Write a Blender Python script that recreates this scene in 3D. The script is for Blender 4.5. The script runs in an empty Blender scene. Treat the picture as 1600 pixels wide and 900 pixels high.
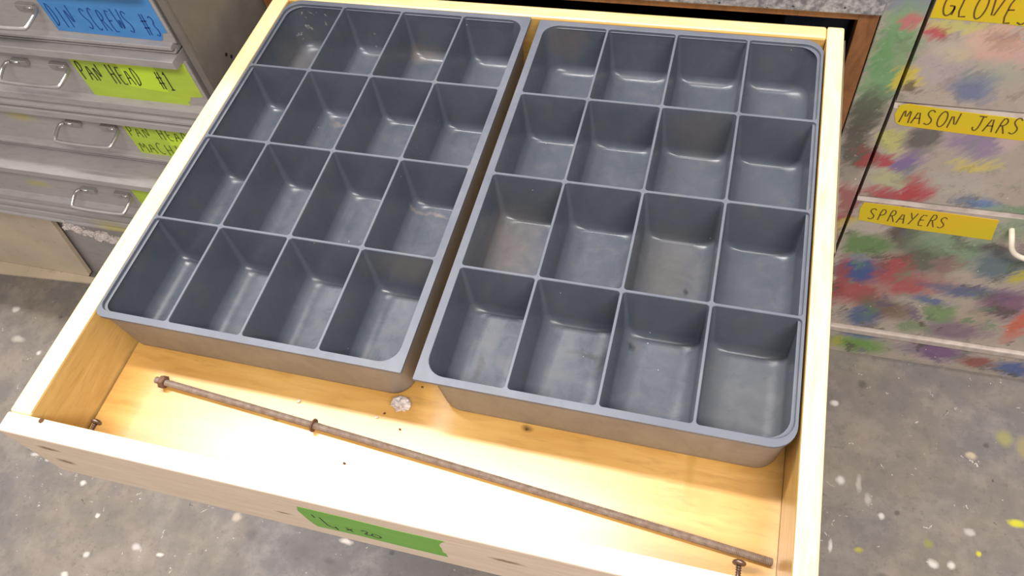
import bpy, bmesh, math, random
from mathutils import Vector, Matrix, noise as mnoise
C = bpy.context.scene.collection
sc = bpy.context.scene
PI = math.pi

# ---------------------------------------------------------------- camera
CAM = Vector((0.06143, -0.47757, 0.56706))
R = ((0.96231239, 0.24853701, -0.11038212),
     (0.14935173, -0.82220926, -0.54924128),
     (-0.22726399, 0.51205593, -0.8283416))
FPX = 1223.916
cam = bpy.data.cameras.new('camera'); camo = bpy.data.objects.new('camera', cam); C.objects.link(camo)
cam.sensor_width = 36; cam.lens = FPX / 1600 * 36; cam.clip_start = 0.01
camo.matrix_world = Matrix(((R[0][0], -R[1][0], -R[2][0], CAM.x), (R[0][1], -R[1][1], -R[2][1], CAM.y),
                            (R[0][2], -R[1][2], -R[2][2], CAM.z), (0, 0, 0, 1)))
sc.camera = camo

# ---------------------------------------------------------------- light
world = bpy.data.worlds.new('world'); sc.world = world; world.use_nodes = True
world.node_tree.nodes['Background'].inputs[0].default_value = (1.0, 0.97, 0.95, 1)
world.node_tree.nodes['Background'].inputs[1].default_value = 0.32
def area(name, loc, sx, sy, power, color, rot=(0, 0, 0)):
    l = bpy.data.lights.new(name, 'AREA'); l.shape = 'RECTANGLE'; l.size = sx; l.size_y = sy
    l.energy = power; l.color = color
    o = bpy.data.objects.new(name, l); C.objects.link(o); o.location = loc; o.rotation_euler = rot
area('ceiling_tube_light', (-0.85, 0.20, 1.88), 1.6, 0.14, 38, (1.0, 0.96, 0.92))
area('ceiling_tube_light_far', (0.75, -1.15, 1.88), 1.5, 0.45, 37, (1.0, 0.95, 0.90))
vs = sc.view_settings
sc.display_settings.display_device = 'sRGB'
vs.view_transform = 'Standard'; vs.look = 'None'; vs.gamma = 1; vs.use_curve_mapping = False
vs.exposure = 0.78

# ---------------------------------------------------------------- helpers
def at(u, v, ax, val):                       # photo pixel -> point on the plane axis[ax] = val
    a, b = (u - 800) / FPX, (v - 450) / FPX
    d = Vector([R[0][i] * a + R[1][i] * b + R[2][i] for i in range(3)])
    return CAM + d * ((val - CAM[ax]) / d[ax])
def lin(c):
    return tuple(((x / 255) / 12.92 if x / 255 <= 0.04045 else ((x / 255 + 0.055) / 1.055) ** 2.4) for x in c) + (1,)
def link(name, me, mats, parent=None, smooth=False):
    o = bpy.data.objects.new(name, me); C.objects.link(o)
    for m in (mats if isinstance(mats, (list, tuple)) else [mats]): me.materials.append(m)
    if smooth:
        for p in me.polygons: p.use_smooth = True
    if parent is not None:
        o.parent = parent
        o.matrix_parent_inverse = parent.matrix_basis.inverted()
        if parent.parent is not None:
            o.matrix_parent_inverse = Matrix.Identity(4) if parent.matrix_basis == Matrix.Identity(4) and parent.type == 'MESH' else o.matrix_parent_inverse
    return o
def build(name, bm, mats, parent=None, smooth=False, merge=True):
    if merge: bmesh.ops.remove_doubles(bm, verts=bm.verts, dist=1e-6)
    bmesh.ops.recalc_face_normals(bm, faces=bm.faces)
    me = bpy.data.meshes.new(name); bm.to_mesh(me); bm.free()
    return link_world(name, me, mats, parent, smooth)
def link_world(name, me, mats, parent, smooth=False):
    o = bpy.data.objects.new(name, me); C.objects.link(o)
    for m in (mats if isinstance(mats, (list, tuple)) else [mats]): me.materials.append(m)
    if smooth:
        for p in me.polygons: p.use_smooth = True
    if parent is not None:                   # meshes are written in world coordinates
        o.parent = parent
        w = Matrix.Identity(4); p = parent
        chain = []
        while p is not None: chain.append(p); p = p.parent
        for q in reversed(chain): w = w @ q.matrix_parent_inverse @ q.matrix_basis
        o.matrix_parent_inverse = w.inverted()
    return o
def tag(o, label=None, cat=None, group=None, kind=None):
    if label: o['label'] = label
    if cat: o['category'] = cat
    if group: o['group'] = group
    if kind: o['kind'] = kind
    return o
def thing(name, loc, label, cat, group=None):
    o = bpy.data.objects.new(name, None); C.objects.link(o); o.location = loc; o.empty_display_size = .05
    return tag(o, label, cat, group)
def box(bm, x0, x1, y0, y1, z0, z1, bev=0, mat=0, seg=2):
    r = bmesh.ops.create_cube(bm, size=1)
    vsx = r['verts']
    for v in vsx:
        v.co = ((x0 + x1) / 2 + v.co.x * (x1 - x0), (y0 + y1) / 2 + v.co.y * (y1 - y0), (z0 + z1) / 2 + v.co.z * (z1 - z0))
    fs = set(f for v in vsx for f in v.link_faces)
    for f in fs: f.material_index = mat
    if bev:
        es = set(e for v in vsx for e in v.link_edges)
        bmesh.ops.bevel(bm, geom=list(es), offset=bev, segments=seg, profile=.5, affect='EDGES')
def boxobj(name, dims, m, parent=None, bev=0):
    bm = bmesh.new(); box(bm, *dims, bev=bev); return build(name, bm, m, parent)
def tube(bm, pts, r, n=10, mat=0, cap=True, radii=None):
    pts = [Vector(p) for p in pts]; rings = []; up = None
    for i, p in enumerate(pts):
        d = (pts[min(i + 1, len(pts) - 1)] - pts[max(i - 1, 0)]).normalized()
        if up is None: up = d.orthogonal().normalized()
        up = (up - d * up.dot(d)).normalized(); sd = d.cross(up)
        rr = radii[i] if radii else r
        rings.append([bm.verts.new(p + (up * math.cos(a) + sd * math.sin(a)) * rr) for a in (2 * PI * k / n for k in range(n))])
    for a, b in zip(rings, rings[1:]):
        for k in range(n):
            f = bm.faces.new((a[k], a[(k + 1) % n], b[(k + 1) % n], b[k])); f.material_index = mat; f.smooth = True
    if cap:
        for rg in (rings[0], rings[-1]):
            f = bm.faces.new(rg); f.material_index = mat
def smooth_path(pts, it=2):
    pts = [Vector(p) for p in pts]
    for _ in range(it):
        q = [pts[0]]
        for a, b in zip(pts, pts[1:]): q += [a * .75 + b * .25, a * .25 + b * .75]
        q.append(pts[-1]); pts = q
    return pts
def prism_x(bm, prof, x0, x1, mat=0):        # closed profile [(y,z)] extruded along x
    a = [bm.verts.new((x0, y, z)) for y, z in prof]; b = [bm.verts.new((x1, y, z)) for y, z in prof]
    n = len(prof)
    for i in range(n): bm.faces.new((a[i], a[(i + 1) % n], b[(i + 1) % n], b[i])).material_index = mat
    bm.faces.new(a).material_index = mat; bm.faces.new(b[::-1]).material_index = mat
def sheet_xz(bm, poly, y, t, mat=0):         # polygon in (x,z) standing proud of a face that looks to -y
    a = [bm.verts.new((x, y, z)) for x, z in poly]; b = [bm.verts.new((x, y - t, z)) for x, z in poly]
    n = len(poly)
    for i in range(n): bm.faces.new((a[i], a[(i + 1) % n], b[(i + 1) % n], b[i])).material_index = mat
    bm.faces.new(a[::-1]).material_index = mat; bm.faces.new(b).material_index = mat

# ---------------------------------------------------------------- handwriting
def arc(cx, cy, rx, ry, a0, a1, n=9):
    return [(cx + rx * math.cos(math.radians(a0 + (a1 - a0) * i / n)), cy + ry * math.sin(math.radians(a0 + (a1 - a0) * i / n))) for i in range(n + 1)]
S_ = [(.62, .86), (.42, 1), (.16, .92), (.1, .72), (.3, .54), (.56, .4), (.6, .18), (.38, 0), (.06, .1)]
GL = {
 'G': [arc(.42, .5, .38, .5, 50, 330, 12) + [(.74, .42)], [(.42, .42), (.78, .42), (.74, .05)]],
 'L': [[(.2, 1), (.12, 0), (.66, .03)]], 'O': [arc(.42, .5, .34, .5, 95, 460, 16)],
 'V': [[(.06, 1), (.32, 0), (.7, 1)]], 'E': [[(.64, .96), (.16, 1), (.12, 0), (.62, .02)], [(.14, .52), (.54, .54)]],
 'S': [S_], 'M': [[(.02, 0), (.16, 1), (.4, .25), (.68, 1), (.76, 0)]], 'A': [[(.02, 0), (.36, 1), (.7, 0)], [(.12, .36), (.6, .38)]],
 'N': [[(.08, 0), (.12, 1), (.62, .02), (.68, 1)]], 'J': [[(.2, 1), (.8, .98)], [(.54, .98), (.54, .25), (.38, 0), (.14, .06), (.08, .26)]],
 'R': [[(.12, 0), (.14, .98), (.46, 1), (.62, .76), (.46, .54), (.14, .5)], [(.34, .5), (.7, 0)]],
 'P': [[(.12, 0), (.14, .98), (.48, 1), (.64, .75), (.48, .5), (.14, .46)]],
 'Y': [[(.04, 1), (.36, .5)], [(.7, 1), (.22, 0)]], 'H': [[(.1, 1), (.1, 0)], [(.62, 1), (.62, 0)], [(.1, .5), (.62, .52)]],
 'D': [[(.12, 0), (.14, 1), (.48, .92), (.66, .55), (.52, .12), (.12, 0)]], 'C': [arc(.42, .5, .34, .5, 55, 305, 12)],
 'I': [[(.35, 1), (.33, 0)]], 'U': [[(.1, 1), (.12, .25), (.35, 0), (.58, .2), (.62, 1)]], 'W': [[(.02, 1), (.2, 0), (.4, .7), (.58, 0), (.8, 1)]],
 '#': [[(.28, 1), (.2, 0)], [(.58, 1), (.5, 0)], [(.06, .66), (.76, .68)], [(.04, .34), (.72, .36)]],
 '1': [[(.2, .8), (.38, 1), (.36, 0)], [(.15, 0), (.6, .02)]], '3': [[(.12, .9), (.4, 1), (.6, .78), (.32, .54), (.62, .3), (.44, 0), (.1, .08)]],
 '!': [[(.3, 1), (.3, .62)]], '/': [[(.34, 1.15), (.42, -.1)]], '4': [[(.16, .62), (.2, .34), (.6, .32)], [(.56, .62), (.56, 0)]],
 'x': [[(.1, .1), (.62, .6)], [(.5, 0), (.24, .7)]], '2': [[(.1, .72), (.34, .92), (.54, .7), (.4, .35), (.1, .05), (.66, .05)]],
 '0': [arc(.4, .42, .3, .4, 100, 450, 14)], 'K': [[(.1, 1), (.1, 0)], [(.6, 1), (.12, .45), (.66, 0)]], 'T': [[(.02, 1), (.7, 1)], [(.36, 1), (.36, 0)]],
}
def write(bm, text, x0, x1, z0, z1, h, y, w, mat=1, slant=0.0, seed=0, t=.0002):
    rnd = random.Random(seed); n = len(text); adv = (x1 - x0) / n
    for i, ch in enumerate(text):
        if ch == ' ': continue
        ox = x0 + i * adv; oz = z0 + (z1 - z0) * (i / max(1, n)) + rnd.uniform(-.03, .03) * h
        hh = h * rnd.uniform(.92, 1.06)
        for st in GL[ch]:
            pts = [Vector((ox + p[0] * adv * 1.02 + slant * p[1] * hh, 0, oz + p[1] * hh)) for p in st]
            if len(pts) > 2: pts = smooth_path(pts, 1)
            L = []; Rr = []
            for k, p in enumerate(pts):
                d = (pts[min(k + 1, len(pts) - 1)] - pts[max(k - 1, 0)]).normalized(); nn = Vector((-d.z, 0, d.x)) * w / 2
                L.append(p + nn); Rr.append(p - nn)
            yy = y - t
            l = [bm.verts.new((p.x, yy, p.z)) for p in L]; r = [bm.verts.new((p.x, yy, p.z)) for p in Rr]
            l2 = [bm.verts.new((p.x, y, p.z)) for p in L]; r2 = [bm.verts.new((p.x, y, p.z)) for p in Rr]
            for k in range(len(l) - 1):
                for q in ((l[k], l[k + 1], r[k + 1], r[k]), (l[k], l2[k], l2[k + 1], l[k + 1]), (r[k], r[k + 1], r2[k + 1], r2[k])):
                    bm.faces.new(q).material_index = mat

# ---------------------------------------------------------------- materials
class NT:
    def __init__(s, name, rough=.5, spec=.5, metal=0, coat=0):
        s.m = bpy.data.materials.new(name); s.m.use_nodes = True; s.t = s.m.node_tree
        s.b = s.t.nodes['Principled BSDF']; s.b.inputs['Roughness'].default_value = rough
        s.b.inputs['Specular IOR Level'].default_value = spec; s.b.inputs['Metallic'].default_value = metal
        s.b.inputs['Coat Weight'].default_value = coat; s.b.inputs['Coat Roughness'].default_value = .25
        s._pos = None
    def n(s, typ, **k):
        nd = s.t.nodes.new(typ)
        for a, b in k.items(): setattr(nd, a, b)
        return nd
    def l(s, a, b): s.t.links.new(a, b)
    def pos(s):
        if s._pos is None: s._pos = s.n('ShaderNodeNewGeometry').outputs['Position']
        return s._pos
    def objpos(s): return s.n('ShaderNodeTexCoord').outputs['Object']
    def scaled(s, v, sc3):
        m = s.n('ShaderNodeMapping'); m.inputs['Scale'].default_value = sc3; s.l(v, m.inputs['Vector']); return m.outputs[0]
    def noise(s, v, scale, detail=4, rough=.5, dist=0, color=False):
        m = s.n('ShaderNodeTexNoise'); m.inputs['Scale'].default_value = scale; m.inputs['Detail'].default_value = detail
        m.inputs['Roughness'].default_value = rough; m.inputs['Distortion'].default_value = dist; s.l(v, m.inputs['Vector'])
        return m.outputs['Color' if color else 'Fac']
    def rng(s, v, a, b, c=0, d=1):
        m = s.n('ShaderNodeMapRange'); s.l(v, m.inputs[0])
        for i, x in enumerate((a, b, c, d)): m.inputs[i + 1].default_value = x
        return m.outputs[0]
    def math(s, op, a, b=0):
        m = s.n('ShaderNodeMath', operation=op)
        for i, x in enumerate((a, b)):
            if isinstance(x, (int, float)): m.inputs[i].default_value = x
            else: s.l(x, m.inputs[i])
        return m.outputs[0]
    def mix(s, f, a, b):
        m = s.n('ShaderNodeMix', data_type='RGBA')
        for x, i in ((f, 0), (a, 6), (b, 7)):
            if isinstance(x, (int, float)): m.inputs[i].default_value = x
            elif isinstance(x, tuple): m.inputs[i].default_value = x if len(x) == 4 else lin(x)
            else: s.l(x, m.inputs[i])
        return m.outputs[2]
    def vm(s, op, a, b, c=None):
        m = s.n('ShaderNodeVectorMath', operation=op)
        for i, x in enumerate((a, b, c)):
            if x is None: continue
            if isinstance(x, (tuple, Vector)): m.inputs[i].default_value = x
            else: s.l(x, m.inputs[i])
        return m.outputs['Value'] if op in ('LENGTH', 'DISTANCE') else m.outputs[0]
    def blob(s, base, p, c, r, col, soft=.35, amt=1):       # paint patch with its own place and shape
        ln = s.vm('LENGTH', s.vm('MULTIPLY_ADD', p, tuple(1 / x for x in r), tuple(-a / x for a, x in zip(c, r))), (0, 0, 0))
        return s.mix(s.rng(ln, 1 + soft, 1 - soft, 0, amt), base, col)
    def bump(s, h, st=.3, dist=.001):
        m = s.n('ShaderNodeBump'); m.inputs['Strength'].default_value = st; m.inputs['Distance'].default_value = dist
        s.l(h, m.inputs['Height']); s.l(m.outputs[0], s.b.inputs['Normal'])
    def col(s, c):
        if isinstance(c, tuple): s.b.inputs['Base Color'].default_value = c if len(c) == 4 else lin(c)
        else: s.l(c, s.b.inputs['Base Color'])
        return s.m
    def specks(s, base, p, scale, thr, col, keep=.6, seedoff=0):
        v = s.n('ShaderNodeTexVoronoi'); v.inputs['Scale'].default_value = scale
        pp = s.vm('ADD', p, (seedoff, seedoff * 1.7, seedoff * .3)); s.l(pp, v.inputs['Vector'])
        sep = s.n('ShaderNodeSeparateColor'); s.l(v.outputs['Color'], sep.inputs[0])
        a = s.rng(v.outputs['Distance'], thr, thr * .6)
        k = s.math('GREATER_THAN', sep.outputs[0], keep)
        return s.mix(s.math('MULTIPLY', a, k), base, col)

def wood(name, c1, c2, stretch, scale=18, rough=.45, spec=.5, coat=0, knots=(), fine=.3, streak=None):
    s = NT(name, rough, spec, 0, coat); p = s.pos()
    g = s.noise(s.scaled(p, stretch), scale, 5, .55, 1.2)
    base = s.mix(s.rng(g, .35, .7), c1, c2)
    g2 = s.noise(s.scaled(p, tuple(x * 5 for x in stretch)), scale, 3, .6, .3)
    dark = tuple(x * .82 for x in c2)
    base = s.mix(s.rng(g2, .52, .75, 0, fine), base, dark)
    if streak: base = s.mix(s.rng(s.noise(p, 9, 2), .5, .72, 0, .5), base, streak)
    if knots:
        q = s.vm('MULTIPLY_ADD', s.noise(p, 90, 3, .6, 0, True), (.006, .006, .006), s.vm('ADD', p, (-.003, -.003, -.003)))
        for c, r, k in knots: base = s.blob(base, q, c, r, k, .45, .8)
    s.bump(g2, .08, .0006)
    return s.col(base)

rims = dict(spec=.5, coat=.35)
M_rail_back = wood('pine_rail_back', (240, 214, 156), (228, 196, 128), (1, 9, 9), 14, .42, fine=.25, **rims)  # same pine left darker for the dimmer back rail
M_railx = wood('pine_rail_front_glare', (250, 240, 210), (246, 230, 190), (1, 9, 9), 14, .38, fine=.25, **rims)  # front rail: pine whitened, its blown-out light put into the colour
M_raily = wood('pine_rail_side_glare', (250, 234, 184), (242, 220, 156), (9, 1, 9), 14, .38, fine=.35, **rims)  # side rails: same glare in the colour, whitened less
kn = []
for u, v, a, b in ((75, 702, .010, .004), (103, 722, .009, .004), (442, 802, .008, .002), (790, 878, .012, .003)):
    q = at(u, v, 1, -.3457); kn.append(((q.x, q.y, q.z), (a, .05, b), (120, 88, 62)))
M_front = wood('raw_pine_front_face', (228, 206, 184), (216, 190, 164), (1, 9, 12), 12, .6, .3, knots=kn, fine=.3)
bs = []
for u, v, a, b, k in ((540, 722, .004, .003, (110, 100, 70)), (824, 670, .005, .003, (110, 80, 45)), (930, 810, .004, .002, (140, 115, 80)),
                      (1150, 695, .03, .02, (196, 148, 72)), (1170, 890, .012, .003, (150, 115, 60)), (1085, 690, .004, .05, (190, 145, 70)),
                      (537, 733, .002, .002, (110, 100, 70)), (708, 758, .003, .002, (130, 120, 90)), (430, 655, .003, .002, (150, 120, 60))):
    q = at(u, v, 2, -.07); bs.append(((q.x, q.y, q.z), (a, b, .02), k))
M_bottom = wood('varnished_plywood_bottom', (212, 166, 94), (194, 144, 72), (1, 6, 6), 7, .33, coat=.7, knots=bs, fine=.45, streak=(220, 180, 106))
M_side = wood('varnished_inner_side', (212, 178, 112), (194, 156, 92), (7, 1, 7), 9, .36, coat=.3, fine=.4)
M_back = wood('varnished_back_board', (228, 188, 112), (212, 168, 92), (1, 8, 8), 10, .4, coat=.3)
M_brown = wood('brown_stained_frame', (150, 100, 60), (122, 78, 44), (4, 4, 1.5), 14, .5, fine=.5)
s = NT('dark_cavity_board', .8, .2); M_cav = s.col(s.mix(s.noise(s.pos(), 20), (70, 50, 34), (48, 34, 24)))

def plastic(name, lo, hi, rough, dirt=.25, specks_=True, brown=()):
    s = NT(name, rough, .5); p = s.pos()
    n1 = s.noise(p, 14, 4, .6)
    base = s.mix(s.rng(n1, .3, .7), lo, hi)
    n2 = s.noise(s.scaled(p, (1, 1, .6)), 55, 5, .65, .6)
    base = s.mix(s.rng(n2, .5, .8, 0, dirt), base, (128, 118, 108))
    q = s.vm('MULTIPLY_ADD', s.noise(p, 60, 4, .6, 0, True), (.02, .02, .02), s.vm('ADD', p, (-.01, -.01, -.01)))
    for c, r, k, a in brown: base = s.blob(base, q, c, r, k, .6, a)
    if specks_:
        base = s.specks(base, p, 75, .055, (190, 190, 190), .86)
    rr = s.rng(n2, .35, .75, rough - .06, rough + .14); s.l(rr, s.b.inputs['Roughness'])
    s.bump(n2, .05, .0003)
    return s.col(base)
def tpos(u, v, z): q = at(u, v, 2, z); return (q.x, q.y, q.z)
brown = [(tpos(790, 385, -.06), (.03, .05, .02), (122, 108, 96), .42), (tpos(1040, 425, -.06), (.03, .045, .02), (106, 98, 88), .42),
         (tpos(645, 425, -.02), (.03, .012, .02), (128, 118, 106), .5), (tpos(1180, 640, -.06), (.05, .05, .01), (120, 118, 116), .3),
         (tpos(885, 65, -.02), (.02, .01, .02), (112, 98, 92), .5), (tpos(1090, 215, -.03), (.025, .012, .03), (110, 98, 92), .4),
         (tpos(470, 90, -.05), (.022, .03, .02), (112, 106, 98), .5), (tpos(655, 85, -.055), (.03, .008, .01), (140, 124, 110), .35),
         (tpos(680, 328, -.055), (.026, .003, .006), (180, 160, 140), .45), (tpos(545, 190, -.055), (.02, .003, .008), (170, 145, 120), .6),
         (tpos(920, 556, -.062), (.018, .003, .004), (62, 64, 68), .8), (tpos(937, 568, -.062), (.004, .012, .004), (62, 64, 68), .8),
         (tpos(748, 575, -.062), (.003, .014, .004), (66, 66, 68), .7), (tpos(1069, 457, -.062), (.003, .003, .004), (50, 48, 46), .8),
         (tpos(988, 538, -.058), (.002, .003, .01), (48, 50, 54), .8)]
for u, v, a_ in ((471, 23, .0012), (483, 22, .0016), (493, 21, .001), (475, 30, .001), (488, 27, .0008), (467, 46, .0016), (479, 43, .0022), (484, 45, .0018), (471, 49, .0014), (476, 56, .001), (509, 27, .0012), (509, 40, .0014), (582, 55, .001), (585, 70, .0012), (596, 124, .0014)):
    q = at(u, v, 1, .222 if v < 80 else .105); brown.append(((q.x, q.y, q.z), (a_ * .7, .01, a_ * .9), (180, 178, 172), .8))
M_tray = plastic('grey_tray_plastic', (80, 86, 97), (92, 97, 108), .30, .22, True, brown)
M_rim = plastic('grey_tray_rim', (92, 97, 109), (106, 110, 121), .42, .25, False)
M_body = plastic('dusty_bounce_tray_outside', (132, 124, 117), (146, 138, 130), .5, .5, False)  # same plastic, dusty, with light bounced off the wood painted into its colour

s = NT('painted_grey_steel', .38, .5, .15); p = s.pos()
n1 = s.noise(p, 5, 4, .6); n2 = s.noise(s.scaled(p, (1, 4, 4)), 40, 5, .6)
b_ = s.mix(s.rng(n1, .3, .7), (170, 163, 161), (186, 180, 178)); b_ = s.mix(s.rng(n2, .5, .75, 0, .3), b_, (120, 112, 106))
q_ = s.vm('MULTIPLY_ADD', s.noise(p, 50, 3, .6, 0, True), (.012, .012, .012), s.vm('ADD', p, (-.006, -.006, -.006)))
for u, v, y, rx, rz in ((30, 183, .117, .02, .008), (60, 288, .085, .02, .006), (175, 363, .09, .03, .02)):
    c = at(u, v, 1, y); b_ = s.blob(b_, q_, tuple(c), (rx, .03, rz), (190, 180, 80), .6, .65)
s.bump(n2, .06, .0005); M_steel = s.col(b_)
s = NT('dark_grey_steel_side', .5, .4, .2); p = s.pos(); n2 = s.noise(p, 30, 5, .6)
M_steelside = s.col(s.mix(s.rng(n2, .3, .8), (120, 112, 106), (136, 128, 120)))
s = NT('dark_gap', .8, .2); M_dark = s.col((38, 35, 33))
s = NT('zinc_wire', .3, .5, .7); M_wire = s.col(s.mix(s.noise(s.pos(), 60), (196, 192, 188), (168, 164, 160)))
s = NT('rusty_steel', .6, .5, .25); p = s.pos()
M_rust = s.col(s.mix(s.rng(s.noise(p, 160, 4, .6), .35, .7), (150, 134, 124), (124, 104, 90)))
s = NT('rusty_nut', .75, .3, .3); M_nut = s.col(s.mix(s.rng(s.noise(s.pos(), 300, 4, .6), .3, .7), (128, 98, 82), (98, 74, 60)))
s = NT('screw_steel', .35, .5, .8); M_screw = s.col(s.mix(s.noise(s.pos(), 300), (150, 130, 120), (96, 74, 66)))
s = NT('slide_steel', .4, .5, .6); M_slide = s.col(s.mix(s.noise(s.pos(), 80), (190, 180, 150), (160, 150, 130)))
def tape(name, c1, c2, rough=.5, scale=25):
    s = NT(name, rough, .4); n_ = s.noise(s.scaled(s.pos(), (1, 1, 3)), scale, 3)
    s.bump(n_, .15, .0008); return s.col(s.mix(s.rng(n_, .35, .7), c1, c2))
M_green = tape('green_painters_tape', (112, 168, 66), (120, 176, 72))
M_lime = tape('lime_paper_label', (178, 202, 68), (188, 212, 76), .55)
M_lime2 = tape('bright_lime_paper', (202, 232, 60), (208, 236, 70), .55)
M_blue = tape('blue_painters_tape', (72, 138, 204), (84, 150, 214))
M_yellow = tape('yellow_cloth_tape', (208, 188, 34), (222, 182, 34), .38, 14)
s = NT('black_marker_ink', .6, .3); M_ink = s.col((62, 58, 52))
s = NT('faded_blue_ink', .6, .3); M_inkb = s.col((34, 78, 150))
s = NT('brown_marker_ink', .6, .3); M_inkbr = s.col((104, 80, 38))
s = NT('olive_marker_ink', .6, .3); M_inkol = s.col((84, 100, 30))
s = NT('white_pull', .35, .5); M_hook = s.col(s.mix(s.noise(s.pos(), 60), (214, 206, 188), (196, 186, 166)))
s = NT('crumbly_plaster', .9, .2); M_crumb = s.col(s.mix(s.rng(s.noise(s.pos(), 400, 3), .35, .65), (222, 210, 206), (168, 156, 150)))
s = NT('dark_crumb', .8, .2); M_dcrumb = s.col((96, 66, 44))
s = NT('speckled_counter', .6, .3); p = s.pos()
b_ = s.mix(s.rng(s.noise(p, 120, 5, .7), .4, .62), (112, 110, 114), (176, 172, 174)); M_counter = s.col(s.specks(b_, p, 120, .2, (60, 58, 60), .6))
s = NT('blue_bin', .4, .5); M_bluebin = s.col(s.mix(s.noise(s.pos(), 20), (34, 58, 96), (26, 44, 76)))
s = NT('tan_hardboard', .6, .3); p = s.pos()
b_ = s.mix(s.rng(s.noise(p, 8, 4, .6), .35, .7), (212, 194, 168), (192, 175, 152)); b_ = s.specks(b_, p, 26, .12, (124, 106, 88), .72)
M_tan = s.col(s.mix(s.rng(s.noise(p, 60, 4, .7), .58, .75, 0, .5), b_, (140, 120, 100)))

# concrete floor
s = NT('stained_concrete', .55, .45); p = s.pos()
n1 = s.noise(p, 3.2, 6, .62, .4); n2 = s.noise(p, 16, 6, .7); n3 = s.noise(p, 110, 4, .7)
b_ = s.mix(s.rng(n1, .36, .62), (114, 110, 110), (138, 127, 115)); b_ = s.mix(s.rng(n2, .46, .7, 0, .6), b_, (104, 99, 97))
b_ = s.mix(s.rng(n2, .5, .28, 0, .45), b_, (164, 154, 144)); b_ = s.mix(s.rng(n3, .56, .72, 0, .5), b_, (96, 88, 82))
q_ = s.vm('MULTIPLY_ADD', s.noise(p, 40, 4, .6, 0, True), (.05, .05, .0), s.vm('ADD', p, (-.025, -.025, 0)))
b_ = s.specks(b_, q_, 26, .06, (164, 156, 150), .86); b_ = s.specks(b_, q_, 60, .09, (196, 188, 180), .80, 3.3)
b_ = s.specks(b_, q_, 52, .10, (84, 78, 74), .84, 7.1); b_ = s.specks(b_, q_, 90, .14, (200, 192, 184), .84, 5.7)
q2 = s.vm('MULTIPLY_ADD', s.noise(p, 70, 3, .5, 0, True), (.008, .008, .008), s.vm('ADD', p, (-.004, -.004, -.004)))
W_ = (214, 208, 202); YL = (206, 200, 40)
for u, v, a, b, k in ((1313, 751, 7, 7, W_), (1304, 630, 6, 5, W_), (1458, 881, 9, 7, W_), (1487, 883, 6, 6, W_), (1515, 832, 9, 6, (190, 184, 180)),
    (1376, 806, 5, 5, W_), (1342, 756, 4, 16, (178, 170, 162)), (1356, 780, 5, 10, (178, 170, 162)), (1590, 818, 16, 6, YL), (1342, 860, 8, 4, (170, 164, 70)),
    (1529, 865, 4, 3, YL), (1541, 697, 5, 4, (50, 46, 44)), (1518, 712, 9, 6, (190, 176, 150)), (1402, 802, 4, 3, (40, 38, 36)), (1450, 850, 8, 8, (142, 140, 80)),
    (1380, 903, 14, 7, (70, 64, 62)), (1297, 853, 2, 12, W_), (1347, 600, 8, 6, (60, 54, 50)), (1570, 685, 14, 14, (150, 146, 96)), (1600, 700, 12, 20, (150, 140, 100)),
    (213, 855, 8, 6, (198, 190, 186)), (135, 867, 5, 4, (206, 200, 196)), (541, 846, 12, 4, (226, 214, 206)), (612, 864, 4, 4, (50, 46, 46)), (515, 876, 10, 5, (82, 76, 76)),
    (55, 710, 7, 3, (196, 190, 186)), (75, 718, 4, 3, (196, 190, 186)), (250, 867, 5, 3, W_), (370, 808, 7, 9, (186, 172, 156)), (392, 835, 12, 10, (84, 78, 80)),
    (25, 483, 6, 5, W_), (60, 552, 4, 4, W_), (28, 530, 12, 6, (176, 168, 158)), (130, 755, 5, 3, W_), (100, 898, 5, 5, W_), (152, 805, 3, 3, W_), (10, 660, 8, 3, (170, 166, 168)), (95, 496, 3, 3, (60, 54, 52))):
    c = at(u, v, 2, -.66); e1 = at(u + a, v, 2, -.66); e2 = at(u, v + b, 2, -.66)
    b_ = s.blob(b_, q2, tuple(c), (abs((e1 - c).x) * .72 + .001, abs((e2 - c).y) * .72 + .001, .1), k, .45, .9 if sum(k) > 330 else .5)
s.l(s.rng(n2, .3, .7, .42, .62), s.b.inputs['Roughness']); s.bump(n3, .15, .001)
M_floor = s.col(b_)

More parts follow.
